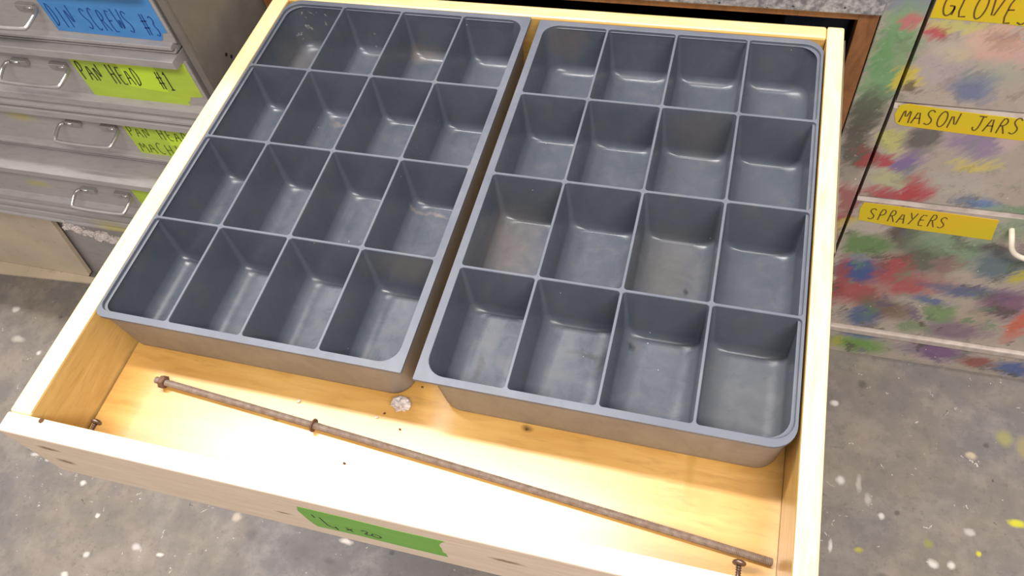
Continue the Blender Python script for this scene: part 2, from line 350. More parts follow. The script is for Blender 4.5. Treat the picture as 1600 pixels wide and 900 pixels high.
# paint-daubed cabinet
G_ = (160, 150, 138)
PATCH = [ # u, v, ru, rv, colour, amount
 (1420, 5, 40, 18, (118, 128, 150), .8), (1405, 60, 30, 40, (124, 160, 112), .9), (1388, 110, 22, 45, (92, 152, 88), .9), (1370, 150, 22, 30, (122, 162, 116), .8),
 (1428, 36, 14, 10, (196, 108, 110), .9), (1404, 92, 16, 22, (160, 165, 140), .5), (1398, 124, 10, 15, (206, 186, 70), .9), (1362, 178, 22, 28, (88, 88, 76), .85), (1342, 220, 22, 40, (80, 76, 66), .9),
 (1352, 243, 14, 11, (158, 62, 64), .9), (1330, 275, 14, 14, (146, 138, 126), .8), (1322, 312, 16, 16, (150, 70, 70), .8), (1312, 352, 16, 18, (156, 64, 66), .85),
 (1560, 62, 45, 26, (222, 172, 150), .9), (1575, 92, 40, 14, (214, 168, 156), .8), (1540, 45, 30, 12, (214, 178, 156), .7), (1468, 52, 17, 11, (196, 74, 84), .9), (1500, 38, 42, 9, (206, 196, 110), .8),
 (1492, 94, 24, 9, (212, 196, 104), .85), (1470, 108, 45, 22, (182, 166, 170), .7), (1420, 126, 20, 12, (214, 194, 70), .9), (1424, 141, 14, 6, (96, 76, 58), .8), (1527, 139, 36, 17, (104, 116, 150), .9),
 (1568, 118, 40, 18, (172, 170, 152), .7), (1595, 50, 14, 10, (160, 172, 168), .7), (1500, 75, 40, 18, (206, 186, 166), .6),
 (1395, 219, 15, 11, (202, 198, 110), .85), (1442, 216, 26, 18, (92, 86, 84), .9), (1530, 224, 46, 14, (140, 118, 156), .8), (1416, 252, 24, 15, (122, 98, 152), .9), (1380, 247, 14, 9, (176, 60, 66), .9),
 (1522, 257, 34, 8, (212, 192, 96), .85), (1392, 276, 28, 12, (186, 186, 134), .8), (1398, 304, 46, 9, (178, 66, 70), .9), (1434, 296, 22, 18, (182, 62, 70), .9), (1532, 318, 32, 9, (88, 124, 172), .9),
 (1520, 308, 8, 4, (70, 66, 66), .8), (1580, 330, 40, 8, (130, 158, 130), .7), (1590, 216, 20, 20, (206, 176, 172), .7), (1500, 290, 50, 20, (186, 178, 172), .5),
 (1330, 352, 14, 10, (206, 186, 60), .8), (1354, 358, 30, 9, (184, 172, 162), .7), (1412, 366, 30, 20, (76, 68, 60), .9), (1352, 386, 34, 13, (88, 128, 66), .9), (1480, 388, 60, 24, (120, 150, 116), .85), (1590, 355, 30, 20, (126, 154, 118), .7),
 (1556, 395, 44, 8, (80, 76, 78), .85), (1432, 406, 34, 18, (80, 76, 66), .8), (1345, 426, 34, 18, (48, 76, 138), .95), (1394, 424, 26, 20, (168, 68, 68), .9), (1340, 460, 44, 16, (166, 66, 66), .9),
 (1424, 448, 32, 14, (172, 66, 68), .85), (1450, 436, 40, 10, (160, 96, 96), .5), (1475, 413, 16, 12, (142, 102, 104), .8), (1560, 418, 50, 13, (78, 104, 118), .85), (1596, 434, 12, 7, (196, 182, 50), .9), (1370, 478, 36, 12, (110, 98, 80), .8),
 (1520, 455, 70, 9, (76, 88, 130), .85), (1456, 472, 26, 6, (80, 98, 146), .85), (1468, 490, 24, 11, (110, 146, 88), .85), (1540, 462, 20, 8, (110, 140, 86), .6), (1564, 478, 36, 20, (124, 84, 112), .9), (1594, 505, 18, 22, (206, 94, 66), .9),
 (1350, 494, 24, 12, (62, 88, 130), .9), (1394, 490, 30, 10, (120, 88, 74), .7), (1490, 516, 46, 12, (118, 90, 114), .8), (1424, 512, 22, 8, (108, 138, 84), .7), (1520, 500, 24, 10, (176, 158, 132), .7), (1310, 440, 10, 30, (150, 60, 60), .8),
 (1340, 538, 42, 10, (98, 148, 58), .9), (1352, 522, 34, 6, (76, 104, 142), .8), (1462, 548, 46, 11, (118, 78, 128), .9), (1530, 566, 24, 8, (142, 66, 56), .85), (1582, 577, 30, 10, (60, 88, 146), .9), (1306, 533, 10, 8, (180, 170, 60), .7), (1420, 545, 24, 8, (140, 130, 140), .6)]
s = NT('daubed_paint', .42, .45); p = s.pos()
q_ = s.vm('MULTIPLY_ADD', s.noise(p, 16, 3, .5, .3, True), (.05, 0, .05), s.vm('ADD', p, (-.025, 0, -.025)))
rp = s.n('ShaderNodeMapping'); rp.inputs['Rotation'].default_value = (0, math.radians(52), 0); s.l(p, rp.inputs['Vector']); rp = type('o', (), {'outputs': [s.scaled(rp.outputs[0], (.25, 1, 1.2))]})
q_ = s.vm('MULTIPLY_ADD', s.noise(rp.outputs[0], 150, 4, .65, 0, True), (.036, 0, .036), s.vm('ADD', q_, (-.018, 0, -.018)))
n1 = s.noise(p, 12, 4, .6)
b_ = s.mix(s.rng(n1, .3, .7), (184, 168, 156), (166, 156, 146))
for u, v, a, b, k, am in PATCH:
    c = at(u, v, 1, .257); e1 = at(u + a, v, 1, .257); e2 = at(u, v + b, 1, .257)
    g_ = tuple(x * .9 + 150 * .1 for x in k); b_ = s.blob(b_, q_, tuple(c), (abs((e1 - c).x) * 1.12, 1, abs((e2 - c).z) * 1.2), g_, .4, am)
sm = s.noise(s.vm('ADD', q_, (3.1, 0, 1.7)), 30, 4, .65); sm2 = s.noise(s.vm('ADD', q_, (9.1, 0, 4.7)), 24, 4, .65); sm3 = s.noise(s.vm('ADD', q_, (5.1, 0, 8.7)), 28, 4, .6)
sep_ = s.n('ShaderNodeSeparateXYZ'); s.l(p, sep_.inputs[0]); low = s.rng(sep_.outputs[2], -.12, -.42, .35, 1)  # daubs thicken downwards; the light's falloff is darkened into the colour too
b_ = s.mix(s.math('MULTIPLY', s.rng(sm, .56, .66, 0, .8), low), b_, (88, 80, 72)); b_ = s.mix(s.math('MULTIPLY', s.rng(sm2, .58, .68, 0, .7), low), b_, (104, 134, 100))
b_ = s.mix(s.math('MULTIPLY', s.rng(sm3, .6, .7, 0, .7), low), b_, (98, 84, 116))
n4 = s.noise(s.scaled(p, (1, 1, 1)), 130, 5, .75)
b_ = s.mix(s.rng(n4, .58, .74, 0, .45), b_, (104, 96, 88)); b_ = s.mix(s.rng(n4, .4, .26, 0, .45), b_, (206, 198, 186))
b_ = s.specks(b_, p, 46, .07, (214, 206, 196), .8)
s.bump(n4, .2, .0008); M_daub = s.col(b_)
s = NT('pale_edge', .45, .4); M_edge = s.col(s.mix(s.rng(s.noise(s.pos(), 60, 4), .35, .7), (196, 182, 172), (170, 154, 146)))  # paler than the daubed fronts, for drawer bevels and ledge
s = NT('grey_wall_paint', .8, .2); M_wall = s.col(s.mix(s.noise(s.pos(), 4), (126, 120, 114), (116, 110, 104)))

# ---------------------------------------------------------------- setting
FZ = -.66
def struct(name, dims, m):
    return tag(boxobj(name, dims, m), kind='structure')
struct('floor', (-3, 3, -2.5, 1.6, FZ - .05, FZ), M_floor)
struct('unseen_back_wall', (-3, 3, 1.0, 1.05, FZ, 1.95), M_wall)  # out of view; added to darken the reflections on the back rail

# ---------------------------------------------------------------- bench cabinet behind the wooden drawer
bx0, bx1, fy = -.5265, .2005, .257
bench = thing('workbench', (-.16, .6, FZ), 'brown-framed workbench with speckled counter behind the pulled-out pine drawer', 'workbench')
def part(name, dims, m, par, bev=0): return boxobj(name, dims, m, par, bev)
part('counter_top', (bx0, bx1 + .0005, .249, .98, .0185, .055), M_counter, bench, .002)
bm = bmesh.new()
box(bm, bx0, bx0 + .022, fy, fy + .02, FZ + .08, .0175, .001); box(bm, .1808, bx1, fy, fy + .02, FZ + .08, .0175, .001)
box(bm, bx0 + .022, .1808, fy + .0005, fy + .0195, .0065, .0175)
box(bm, bx0 + .022, .1808, fy + .0005, fy + .0195, -.135, -.112)
build('face_frame', bm, M_brown, bench)
part('side_panel', (bx0, bx0 + .016, fy + .02, .97, FZ + .08, .0175), M_cav, bench)
part('side_panel', (bx1 - .016, bx1, fy + .02, .97, FZ + .08, .0175), M_cav, bench)
part('back_panel', (bx0 + .016, bx1 - .016, .955, .97, FZ + .08, .0175), M_cav, bench)
part('shelf', (bx0 + .016, bx1 - .016, fy + .02, .955, -.140, -.126), M_cav, bench)
part('lower_front', (bx0 + .0225, .1803, fy + .002, fy + .018, FZ + .09, -.136), M_brown, bench, .001)
part('toe_kick', (bx0, bx1, .31, .33, FZ, FZ + .08), M_cav, bench)
# blue bin glimpsed inside the cabinet
bin_ = thing('storage_bin', (.150, .345, -.1255), 'dark blue plastic bin glimpsed in the gap right of the drawer back', 'bin')
bm = bmesh.new()
for z0, z1, g in ((-.1255, -.012, 0), (-.012, -.006, .003)):
    x0, x1, y0, y1 = .112 - g, .181 + g, .305 - g, .385 + g
    box(bm, x0, x1, y0, y1, z0, z1, .0015)
build('bin_body', bm, M_bluebin, bin_)
part('lid', (.107, .1838, .300, .390, -.0055, -.001), M_bluebin, bin_, .0015)

# ---------------------------------------------------------------- wooden drawer
X0, XI0, XI1, X1 = -.4905, -.4692, .1522, .1696
Y0, YI0, YI1, Y1 = -.3452, -.3273, .2322, .2515
ZT, ZF, ZB = .0008, -.070, -.090
drawer = thing('wooden_drawer', ((X0 + X1) / 2, (Y0 + Y1) / 2, ZB), 'varnished pine drawer pulled open, holding two grey compartment trays', 'drawer')
def framed(name, dims, bev, mats, parent, facemat):
    bm = bmesh.new(); box(bm, *dims, bev=bev)
    for f in bm.faces: f.material_index = facemat(f.normal, f.calc_center_median())
    return build(name, bm, mats, parent)
framed('side_panel', (X0, XI0, YI0, YI1 - .001, ZB, ZT), .0022, [M_raily, M_side], drawer, lambda n, c: 1 if abs(n.x) > .9 else 0)
framed('side_panel', (XI1, X1, YI0, Y1, ZB, ZT), .0022, [M_raily, M_side], drawer, lambda n, c: 1 if abs(n.x) > .9 else 0)
framed('back_panel', (X0, XI1 - .0001, YI1, Y1, ZB, ZT), .003, [M_rail_back, M_back], drawer, lambda n, c: 1 if abs(n.y) > .9 else 0)
# front board with a small drilled hole near its left end
fp = framed('front_panel', (X0 - .0005, X1 + .0005, Y0, YI0 - .0002, ZB - .004, ZT + .0004), .0018, [M_railx, M_front], drawer, lambda n, c: 1 if abs(n.y) > .9 and c.y < -.33 else 0)
part('bottom_panel', (XI0 + .0018, XI1 - .0003, YI0 + .0002, YI1 - .0004, ZF - .008, ZF), M_bottom, drawer)
hp = at(63, 657, 2, ZT + .0004)
bm = bmesh.new(); r_ = bmesh.ops.create_cone(bm, cap_ends=True, segments=20, radius1=.0023, radius2=.0023, depth=.0006)
for v in bm.verts: v.co += Vector((hp.x + .001, hp.y, ZT + .0005))
o = build('peg_hole', bm, M_dcrumb, drawer); tag(o, 'small dark hole in the top of the front board')
# slides
for x0, x1 in ((X0 - .0042, X0 - .0006), (X1 + .0006, X1 + .0042)):
    bm = bmesh.new()
    ys = -.03
    box(bm, x0, x1, ys, .2515, -.055, -.0525); box(bm, x0, x1, ys, .2515, -.0185, -.016)
    xm = x1 - .0015 if x0 < -.3 else x0
    box(bm, xm, xm + .0015, ys, .2515, -.055, -.016)
    xm = x0 + .0001 if x0 < -.3 else x1 - .0016
    box(bm, xm, xm + .0015, ys + .01, .2515, -.047, -.024)
    build('drawer_slide', bm, M_slide, drawer)
# screws driven through the front board from inside
for (u, v) in ((151, 659), (1155, 879)):
    p = at(u, v, 1, -.309)
    bm = bmesh.new()
    tube(bm, [(p.x, YI0 - .001, p.z), (p.x, -.3105, p.z)], .0017, 12)
    prof = [(-.3115, .0018), (-.3105, .0045), (-.3095, .0052), (-.3082, .0046), (-.3072, .0028), (-.3068, .0012)]
    tube(bm, [(p.x, a, p.z) for a, b in prof], 0, 16, radii=[b for a, b in prof])
    a0 = YI0
    for k in range(8):
        yy = YI0 + .001 + k * .0019
        tube(bm, [(p.x, yy, p.z), (p.x, yy + .0004, p.z), (p.x, yy + .0008, p.z)], 0, 12, radii=[.0017, .0023, .0017])
    build('screw', bm, M_screw, drawer, merge=False)
# green tape label with 1/4 x 20
bm = bmesh.new()
yf = Y0
poly = []
for u, v in ((464, 791), (465, 797), (481, 811), (489, 817), (497, 822), (560, 836), (640, 856), (700, 870), (697, 865), (692, 862), (690, 857), (686, 852), (689, 848), (695, 846), (620, 829), (540, 809)):
    q = at(u, v, 1, yf); poly.append((q.x, q.z))
bm2 = bm; sheet_xz(bm2, poly, yf, .0003)
q0 = at(493, 813, 1, yf); q1 = at(605, 842, 1, yf)
def tapetext(bm, items, y, w, mat=1):
    for ch, u, v, wd, h in items:
        q = at(u, v, 1, y); write(bm, ch, q.x, q.x + wd, q.z, q.z, h, y, w, mat, seed=hash(ch) % 7 if False else 1)
tapetext(bm, (('!', 495, 815, .008, .020), ('/', 504, 818, .010, .016), ('4', 514, 824, .015, .013), ('x', 540, 828, .013, .012), ('2', 567, 834, .012, .013), ('0', 581, 838, .013, .011)), yf - .0003, .0012)
o = build('tape_label', bm, [M_green, M_ink], drawer, merge=False); tag(o, 'green tape marked 1/4 x 20')

# ---------------------------------------------------------------- compartment trays
def rrect(cx, cy, hx, hy, rad, n=7):
    """rad = (br, tr, tl, bl); points run counter-clockwise; returns (point, clamp corner or None)"""
    pts = []
    for k, (sx, sy) in enumerate(((1, -1), (1, 1), (-1, 1), (-1, -1))):
        r = rad[k]; a0 = (-90, 0, 90, 180)[k]
        for i in range(n + 1):
            a = math.radians(a0 + 90 * i / n)
            pts.append(Vector((cx + sx * (hx - r) + r * math.cos(a), cy + sy * (hy - r) + r * math.sin(a))))
    return pts
NP = 7
def cap_ring(rects):                          # loft between rings of equal length
    pass
def make_tray(name, ox, oy, rot, xl, xr, label, trim):
    px, py = .075, .11206
    root = thing(name, (ox, oy, -.0697), label, 'organizer tray', 'grey sixteen-compartment trays in the drawer')
    root.rotation_euler = (0, 0, rot)
    W = Matrix.Translation((ox, oy, 0)) @ Matrix.Rotation(rot, 4, 'Z')
    def V(bm, x, y, z): return bm.verts.new(W @ Vector((x, y, z)))
    ex0, ex1 = xl; fx0, fx1 = xr              # opening limits / flange limits
    oyf, oyb = -.2222, .2222; fyf, fyb = -.2292, .2285
    xs = [ex0, -px, 0, px, ex1]; ys = [oyf, -py, 0, py, oyb]
    gx = [fx0, -px, 0, px, fx1]; gy = [fyf, -py, 0, py, fyb]
    g = bmesh.new(); t2 = .0012
    cells = []
    for i in range(4):
        for j in range(4):
            x0 = xs[i] + (t2 if i > 0 else 0); x1 = xs[i + 1] - (t2 if i < 3 else 0)
            y0 = ys[j] + (t2 if j > 0 else 0); y1 = ys[j + 1] - (t2 if j < 3 else 0)
            rad = [.003] * 4
            for k, (ci, cj) in enumerate(((3, 0), (3, 3), (0, 3), (0, 0))):
                if (i, j) == (ci, cj): rad[k] = .017 if not (trim[k] == 'small') else .009
            cells.append((i, j, x0, x1, y0, y1, rad))
            cx, cy, hx, hy = (x0 + x1) / 2, (y0 + y1) / 2, (x1 - x0) / 2, (y1 - y0) / 2
            inner = rrect(cx, cy, hx, hy, rad, NP)
            # outer boundary of this tile
            crn = ((gx[i + 1], gy[j]), (gx[i + 1], gy[j + 1]), (gx[i], gy[j + 1]), (gx[i], gy[j]))
            outer = []
            for k in range(4):
                cr = .0006
                if (i, j) == ((3, 0), (3, 3), (0, 3), (0, 0))[k]:
                    cr = {'sharp': .0012, 'round': .020, 'small': .010}[trim[k]]
                sx, sy = ((1, -1), (1, 1), (-1, 1), (-1, -1))[k]
                for q in range(NP + 1):
                    if cr < .001: outer.append(Vector(crn[k])); continue
                    a = math.radians((-90, 0, 90, 180)[k] + 90 * q / NP)
                    outer.append(Vector((crn[k][0] - sx * cr + cr * math.cos(a), crn[k][1] - sy * cr + cr * math.sin(a))))
            n = len(inner)
            a = [V(g, p.x, p.y, -.0003 + 0) for p in inner]; b = [V(g, p.x, p.y, 0) for p in outer]
            # slightly eased inner edge
            a2 = [V(g, p.x + (cx - p.x) * .004, p.y + (cy - p.y) * .004, -.0008) for p in inner]
            am = [V(g, p.x + (p.x - cx) * .006, p.y + (p.y - cy) * .006, 0) for p in inner]
            for k in range(n):
                k2 = (k + 1) % n
                for A, B in ((am, b), (a, am), (a2, a)):
                    vs_ = []
                    for v in (A[k], B[k], B[k2], A[k2]):
                        if all((v.co - w.co).length > 1e-7 for w in vs_): vs_.append(v)
                    if len(vs_) > 2:
                        try: g.faces.new(vs_)
                        except ValueError: pass
            # skirt where the tile meets the outside
            for k in range(n):
                k2 = (k + 1) % n; p0, p1 = outer[k], outer[k2]
                if (p1 - p0).length < 1e-6: continue
                onb = lambda p: (abs(p.x - fx0) < .021 and i == 0) or (abs(p.x - fx1) < .021 and i == 3), 
                mid = (p0 + p1) / 2
                side = (i == 0 and mid.x < gx[0] + .02 and (p1 - p0).length < 2) or (i == 3 and mid.x > gx[4] - .02) or (j == 0 and mid.y < gy[0] + .02) or (j == 3 and mid.y > gy[4] - .02)
                inner_edge = (i > 0 and abs(mid.x - gx[i]) < 1e-4) or (i < 3 and abs(mid.x - gx[i + 1]) < 1e-4) or (j > 0 and abs(mid.y - gy[j]) < 1e-4) or (j < 3 and abs(mid.y - gy[j + 1]) < 1e-4)
                if side and not inner_edge:
                    c0 = V(g, p0.x, p0.y, -.0032); c1 = V(g, p1.x, p1.y, -.0032)
                    g.faces.new((b[k], b[k2], c1, c0))
                    q0 = V(g, p0.x * .965, p0.y * .965, -.0034); q1 = V(g, p1.x * .965, p1.y * .965, -.0034)
                    g.faces.new((c0, c1, q1, q0))
    build('divider_rims', g, M_rim, root)
    # outer shell
    sh = bmesh.new()
    ol, orr = (fx0 + (.0012 if trim[3] != 'sharp' else .0062)), (fx1 - (.0012 if trim[0] != 'sharp' else .0062))
    rings = []
    for dz, ins, r in ((-.0030, 0, .022), (-.030, .0012, .022), (-.060, .0028, .022), (-.0655, .0036, .021), (-.0685, .0058, .019), (-.0696, .0085, .017)):
        pts = rrect((ol + orr) / 2, 0, (orr - ol) / 2 - ins, .2252 - ins, [min(r, .019) if tr != 'small' else .0085 for tr in trim], NP)
        rings.append([V(sh, p.x, p.y, dz) for p in pts])
    for A, B in zip(rings, rings[1:]):
        for k in range(len(A)): sh.faces.new((A[k], A[(k + 1) % len(A)], B[(k + 1) % len(A)], B[k]))
    sh.faces.new(rings[-1])
    build('outer_shell', sh, M_body, root, smooth=True)
    # compartments
    for i, j, x0, x1, y0, y1, rad in cells:
        bm = bmesh.new()
        cx, cy, hx, hy = (x0 + x1) / 2, (y0 + y1) / 2, (x1 - x0) / 2, (y1 - y0) / 2
        D = .0625; rx, ry, rz = .0150, .0052, .0115
        if j == 3: ry = .010
        prof = [(0, 0, -.0004, 0), (.0004, .0004, -.004, 0)]
        for q in range(1, 4): f = q / 3; prof.append((.0004 + .0016 * f, .0004 + .0026 * f, -.004 - (D - rz - .004) * f, f * .5))
        for q in range(1, 9):
            a = PI / 2 * q / 8
            prof.append((.002 + rx * (1 - math.cos(a)), .003 + ry * (1 - math.cos(a)), -(D - rz) - rz * math.sin(a), .5 + .5 * math.sin(a)))
        rings = []
        for ix, iy, z, g_ in prof:
            rr = [min(max(r, .003) + (.0045 if r < .01 else 0) * g_ * 1.4, hx - ix - .002) for r in rad]
            rings.append([V(bm, p.x, p.y, z) for p in rrect(cx, cy, hx - ix, hy - iy, rr, NP)])
        for A, B in zip(rings, rings[1:]):
            for k in range(len(A)): bm.faces.new((A[k], A[(k + 1) % len(A)], B[(k + 1) % len(A)], B[k]))
        bm.faces.new(rings[-1])
        build('compartment', bm, M_tray, root, smooth=True, merge=False)
    return root
make_tray('compartment_tray', -.31892, .0039, -.0022, (-.1478, .1470), (-.1500, .1545),
          'left grey plastic tray, trimmed flush against the left drawer side', ('sharp', 'sharp', 'round', 'small'))
make_tray('compartment_tray', 0, 0, -.0009, (-.1455, .1478), (-.1530, .1502),
          'right grey plastic tray with a trimmed right edge, nearer the painted cabinet', ('round', 'round', 'sharp', 'sharp'))

# ---------------------------------------------------------------- threaded rod
p0 = at(262, 600, 2, -.0665); p1 = at(487, 662, 2, -.0645); p2 = at(1207, 879, 2, -.0665)
rod = thing('threaded_rod', (p0.x, p0.y, -.070), 'long rusty threaded rod lying across the drawer floor in front of the trays', 'rod')
za, zb = -.0640, -.0665
L = (p2 - p0); Ln = Vector((L.x, L.y, zb - za)).normalized()
def on_rod(t): return Vector((p0.x + L.x * t, p0.y + L.y * t + .0012 * math.sin(PI * t), za + (zb - za) * t))
bm = bmesh.new(); n = 900; pts = []; rad = []
e0 = -.022
for k in range(n + 1):
    t = e0 + (1 - e0) * k / n; pts.append(on_rod(t)); rad.append(.0031 + (.00028 if k % 2 else -.00028))
rad[0] = rad[-1] = .0026
tube(bm, pts, 0, 10, radii=rad)
for f in bm.faces: f.smooth = False
build('rod_shaft', bm, M_rust, rod, merge=False)
c = on_rod(-.006); bm = bmesh.new(); hexr = .0064
rg = []
up = Vector((0, 0, 1)); sd = Ln.cross(up).normalized(); up = sd.cross(Ln).normalized()
for dt, r in ((-.0028, .0053), (-.0022, hexr), (.0022, hexr), (.0028, .0053)):
    rg.append([bm.verts.new(c + Ln * dt + (up * math.cos(a) + sd * math.sin(a)) * r) for a in (PI / 3 * k + PI / 6 for k in range(6))])
for A, B in zip(rg, rg[1:]):
    for k in range(6): bm.faces.new((A[k], A[(k + 1) % 6], B[(k + 1) % 6], B[k]))
bm.faces.new(rg[0]); bm.faces.new(rg[-1])
tag(build('hex_nut', bm, M_nut, rod, merge=False), 'rusty hexagonal nut at the left end of the rod')
c = on_rod(.285); bm = bmesh.new()
tube(bm, [c - Ln * .0006, c + Ln * .0006], .0062, 24)
build('washer', bm, M_nut, rod, merge=False)

# ---------------------------------------------------------------- crumbs
def lump(name, c, r, m, label, cat, group=None, sq=.7, sub=2, seed=0, z0=-.070, amp=.35):
    bm = bmesh.new(); bmesh.ops.create_icosphere(bm, subdivisions=sub, radius=1)
    for v in bm.verts:
        k = 1 + amp * mnoise.noise(v.co * 2.2 + Vector((seed * 7.3, seed, 0))) + amp * .5 * mnoise.noise(v.co * 6 + Vector((seed, 3, seed)))
        v.co = Vector((v.co.x * r * k, v.co.y * r * k * .8, v.co.z * r * k * sq))
    lo = min(v.co.z for v in bm.verts)
    for v in bm.verts: v.co += Vector((c.x, c.y, z0 - lo))
    return tag(build(name, bm, m, None), label, cat, group)
q = at(629, 634, 2, -.069)
lump('plaster_chunk', q + Vector((0, 0, 0)), .0082, M_crumb, 'crumbly whitish plaster chunk by the near right corner of the left tray', 'debris', seed=3, sub=3, amp=.6, sq=.6)
for i, (u, v, r, m, lb) in enumerate(((601, 646, .0014, M_dcrumb, 'small brown crumb just left of the plaster chunk, on the drawer floor'),
    (589, 652, .0018, M_crumb, 'small pale crumb left of and below the plaster chunk'),
    (625, 671, .0013, M_dcrumb, 'tiny dark crumb on the drawer floor below the plaster chunk'),
    (467, 627, .0022, M_crumb, 'pale elongated crumb between the rod and the left tray'),
    (660, 605, .0014, M_dcrumb, 'dark crumb in the gap between the two trays at their near corners'),
    (823, 671, .0015, M_dcrumb, 'dark brown crumb at the foot of the right tray'),
    (538, 724, .0015, M_dcrumb, 'dark crumb nearest the front board, below the rod'))):
    lump('crumb', at(u, v, 2, -.0695), r, m, lb, 'crumb', None, .5, 1, i)

# ---------------------------------------------------------------- grey steel drawer cabinet on the left
sx = -.5285
steel = thing('steel_cabinet', (-.95, .45, FZ), 'worn grey steel cabinet of shallow label drawers left of the pine drawer', 'cabinet')
bm = bmesh.new()
box(bm, sx - .0015, sx, .112, .92, FZ, .42)
box(bm, sx - .011, sx - .0016, .1085, .1125, -.62, .42)
box(bm, sx - .011, sx - .010, .1126, .16, -.62, .42)
o = build('side_panel', bm, M_steelside, steel)
bm = bmesh.new()
for u, v in ((353, 85), (361, 88)):
    c = at(u, v, 0, sx); tube(bm, [(sx - .0002, c.y, c.z), (sx + .0008, c.y, c.z)], .0022, 12)
build('screw_hole', bm, M_dark, steel, merge=False)
part('side_panel', (-1.50, -1.498, .112, .92, FZ, .42), M_steelside, steel)
part('back_panel', (-1.498, sx - .0016, .915, .92, FZ, .42), M_steelside, steel)
part('top_panel', (-1.4979, sx - .0016, .112, .914, .418, .42), M_steelside, steel)
part('base_panel', (-1.4979, sx - .012, .165, .168, FZ, -.355), M_steel, steel)

XE = -.549
def steel_drawer(T, H, yo, tagtxt, k=1):
    f = yo + .015; B = T - H
    prof = [(.60, T - .002), (yo + .0155, T - .0015), (yo + .015, T), (yo + .0008, T), (yo, T - .0008), (yo, T - .0105), (yo + .0012, T - .0115), (f, T - .012),
            (f, B + .036 * k), (f - .007, B + .033 * k), (f - .008, B + .031 * k), (f - .008, B + .021 * k), (f - .001, B + .017 * k), (f - .001, B + .009 * k), (f - .005, B + .007 * k), (f - .005, B + .003 * k), (f + .004, B + .001), (.60, B + .001)]
    bm = bmesh.new(); prism_x(bm, prof, -1.494, XE - .004)
    # clipped right-hand end of the front
    prof2 = [(f + .002, T - .012), (f, T - .012), (f, B + .012), (f + .002, B + .012)]
    prism_x(bm, prof2, XE - .0039, XE)
    o = build('drawer', bm, M_steel, steel); tag(o, tagtxt)
    return o, f
def bail(par, f, xr_, z0, wd=.098):
    bm = bmesh.new(); xl_ = xr_ - wd; y = f
    path = [(xr_ - .020, y - .0045, z0), (xr_ - .006, y - .0045, z0), (xr_, y - .009, z0), (xr_ - .003, y - .030, z0 - .006), (xr_ - .007, y - .034, z0 - .007), (xl_ + .007, y - .034, z0 - .007), (xl_ + .003, y - .030, z0 - .006),
            (xl_, y - .009, z0), (xl_ + .006, y - .0045, z0), (xl_ + .020, y - .0045, z0)]
    pts = [path[0]] + smooth_path(path[1:-1], 2) + [path[-1]]
    tube(bm, pts, .0026, 10)
    for x in (xr_ - .020, xl_ + .020): box(bm, x - .012, x + .012, y - .006, y, z0 - .004, z0 + .004, .001)
    build('handle', bm, M_wire, par, merge=False)
d1, f1 = steel_drawer(.105, .0925, .097, 'steel drawer with the blue label', .36)
d2, f2 = steel_drawer(.011, .119, .095, 'steel drawer with the green label reading PAN HEAD #1')
d3, f3 = steel_drawer(-.109, .0955, .104, 'steel drawer with a green label of two written lines', .42)
d4, f4 = steel_drawer(-.2055, .114, .071, 'steel drawer pulled slightly further out than those above')
d5, f5 = steel_drawer(-.3210, .060, .088, 'lowest, damaged steel drawer')
for d, f, u, v in ((d1, f1, 60, 14), (d2, f2, 110, 107), (d3, f3, 187, 204), (d4, f4, 207, 309)):
    c = at(u, v, 1, f - .006); bail(d, f, c.x, c.z)
def label(par, f, px, mats, text=None, t=.0003):
    bm = bmesh.new(); poly = [(at(u, v, 1, f).x, at(u, v, 1, f).z) for u, v in px]
    sheet_xz(bm, poly, f - .00005, t)
    return bm
# blue
def quad(f, x0, x1, z0, z1): return [(x0, z0), (x1, z0), (x1, z1), (x0, z1)]
y_ = f1; c0 = at(92, 47, 1, y_); c1 = at(257, 65, 1, y_)
bm = bmesh.new(); sheet_xz(bm, [(c0.x, c0.z), (c1.x - .003, c1.z + .001), (c1.x, c1.z + .003), (c1.x + .004, c1.z + .012), (-.5535, c1.z + .013), (-.5535, .090), (c0.x - .001, .090)], y_ - .00005, .0004)
write(bm, 'DIN SCREWS #3', c0.x + .004, c1.x + .006, c0.z + .0065, c0.z + .005, .030, y_ - .00045, .0016, 1, 0, 2)
tag(build('label', bm, [M_blue, M_inkb], d1, merge=False), 'blue tape label lettered SCREWS #3')
y_ = f2; c0 = at(150, 149, 1, y_); c1 = at(305, 170, 1, y_)
bm = bmesh.new(); sheet_xz(bm, [(c0.x, c0.z), (c1.x - .004, c1.z), (c1.x - .004, c1.z + .012), (c1.x - .001, c1.z + .012), (c1.x + .001, c1.z + .014), (c1.x + .004, c1.z + .020), (-.5535, c1.z + .022), (-.5535, -.003), (c0.x - .001, -.003)], y_ - .00005, .0004)
a = at(205, 134, 1, y_); b = at(264, 144, 1, y_); sheet_xz(bm, [(a.x, a.z), (b.x, b.z), (b.x, -.008), (a.x, -.006)], y_ - .00045, .0003, 2)
write(bm, 'PAN HEAD  #1', c0.x + .003, c1.x - .008, -.0445, -.0490, .029, y_ - .00075, .0016, 1, 0, 3)
tag(build('label', bm, [M_lime, M_ink, M_lime2], d2, merge=False), 'lime green paper label reading PAN HEAD #1')
y_ = f3; c0 = at(223, 240, 1, y_)
bm = bmesh.new(); sheet_xz(bm, [(c0.x, c0.z), (-.5535, c0.z), (-.5535, -.1215), (c0.x - .001, -.1215)], y_ - .00005, .0004)
sheet_xz(bm, [(c0.x + .062, -.165), (c0.x + .09, -.165), (c0.x + .09, -.150), (c0.x + .062, -.150)], y_ - .00045, .0002, 2)
write(bm, 'PAN HEAD', c0.x + .003, c0.x + .101, -.155, -.156, .021, y_ - .00045, .0015, 1, 0, 4)
write(bm, 'MACHINE', c0.x + .005, c0.x + .105, -.1865, -.187, .021, y_ - .00045, .0015, 1, 0, 5)
